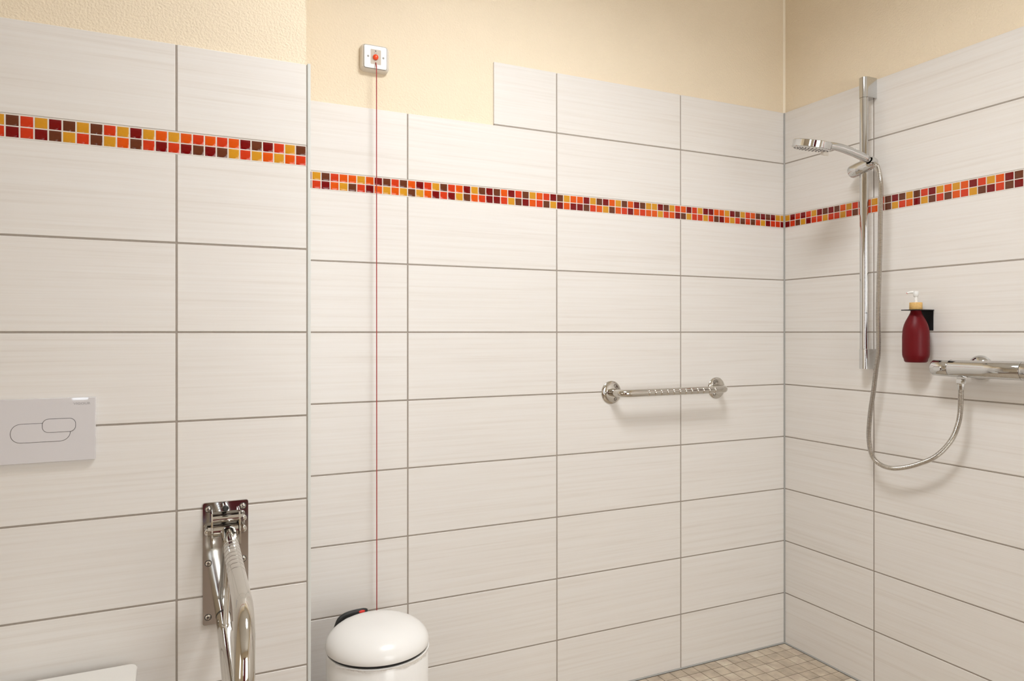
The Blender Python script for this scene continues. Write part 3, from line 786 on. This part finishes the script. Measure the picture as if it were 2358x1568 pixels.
MB().lathe([(.0120, 0), (.0124, .0006), (.0124, .0090)], (MXO, -.7176, 1.0576), (0, 0, 1), 'chrome', 6, ref=(.85, .53, 0)).build('outlet', t)

# ------------------------------------------------------------------ soap bottle and its bracket
SX, SY, SZ = -.050, -.5718, 1.2620
t = thing('bottle_bracket', 'black metal wall bracket holding the red soap bottle', 'bracket', (0, SY, 1.1982))
MB().box((0, -.5948, 1.1982), (-.0025, -.5442, 1.2620), 'blackm', .0006).build('back_plate', t)
sh = MB(); n_ = 40; vs = []
# flat shelf with a round neck hole
ring_o = []
for k in range(n_):
    a = 2 * pi * k / n_; dx, dy = math.cos(a), math.sin(a)
    tx = ((-.0005 - SX) / dx if dx > 0 else (-.0840 - SX) / dx) if abs(dx) > 1e-6 else 1e9
    ty = ((-.5440 - SY) / dy if dy > 0 else (-.5996 - SY) / dy) if abs(dy) > 1e-6 else 1e9
    q = min(tx, ty); ring_o.append((SX + dx * q, SY + dy * q))
ring_i = [(SX + .0150 * math.cos(2 * pi * k / n_), SY + .0150 * math.sin(2 * pi * k / n_)) for k in range(n_)]
for z_ in (1.2596, 1.2620):
    vs += [(x_, y_, z_) for x_, y_ in ring_o] + [(x_, y_, z_) for x_, y_ in ring_i]
fs = []
for k in range(n_):
    k2 = (k + 1) % n_
    fs += [(2 * n_ + k, 2 * n_ + k2, 3 * n_ + k2, 3 * n_ + k)[::-1], (k, k2, n_ + k2, n_ + k), (k, 2 * n_ + k, 2 * n_ + k2, k2)[::-1], (n_ + k, n_ + k2, 3 * n_ + k2, 3 * n_ + k)[::-1]]
sh.add(vs, fs, 'blackm'); sh.build('shelf', t)
t = thing('soap_bottle', 'dark red soap bottle with bamboo collar and white pump hanging in the black bracket', 'bottle', (SX, SY, 1.1))
K = .0002132
pr = [(.0004, -762), (150 * K, -760), (168 * K, -745), (177 * K, -708), (190 * K, -685), (197 * K, -655), (199 * K, -600), (199 * K, -400), (194 * K, -310), (186 * K, -265), (174 * K, -222), (158 * K, -182), (140 * K, -147), (116 * K, -106), (96 * K, -70), (82 * K, -42), (77 * K, -20), (76 * K, 0), (74 * K, 20)]
bt = MB().lathe([(a_ * .885, b_ * K) for a_, b_ in pr], (SX, SY, SZ + .0), (0, 0, 1), 'soap', 64).build('bottle', t, smooth=60)
ZCAP = SZ + .0002
MB().lathe([(.0172, 0), (.0179, .001), (.0179, .0208), (.0172, .0220), (.007, .0222)], (SX, SY, ZCAP), (0, 0, 1), 'bamboo', 48).build('collar', t)['label'] = 'light brown bamboo collar'
pm = MB(); zc_ = ZCAP + .0221
pm.lathe([(.0052, 0), (.0046, .003), (.0043, .018)], (SX, SY, zc_), (0, 0, 1), 'white', 24)
pm.lathe([(.0050, .0165), (.0072, .020), (.0082, .026), (.0082, .031), (.0070, .0345), (.002, .0355)], (SX, SY, zc_), (0, 0, 1), 'white', 28)
q0 = Vector((SX, SY, zc_)); sp = Vector((-.62, .78, 0))
pm.tube([q0 + Vector((0, 0, .0315)), q0 + sp * .010 + Vector((0, 0, .0318)), q0 + sp * .018 + Vector((0, 0, .0312)), q0 + sp * .0235 + Vector((0, 0, .0292))], [.0042, .0038, .0032, .0026], 'white', 16)
pump = pm.build('pump', t); pump['label'] = 'white pump head'
MB().lathe([(.0022, 0), (.0022, .0016), (.001, .002)], q0 + sp * .0228 + Vector((0, 0, .0292)), (sp.x, sp.y, -.5), 'red', 14).build('soap_drop', pump)
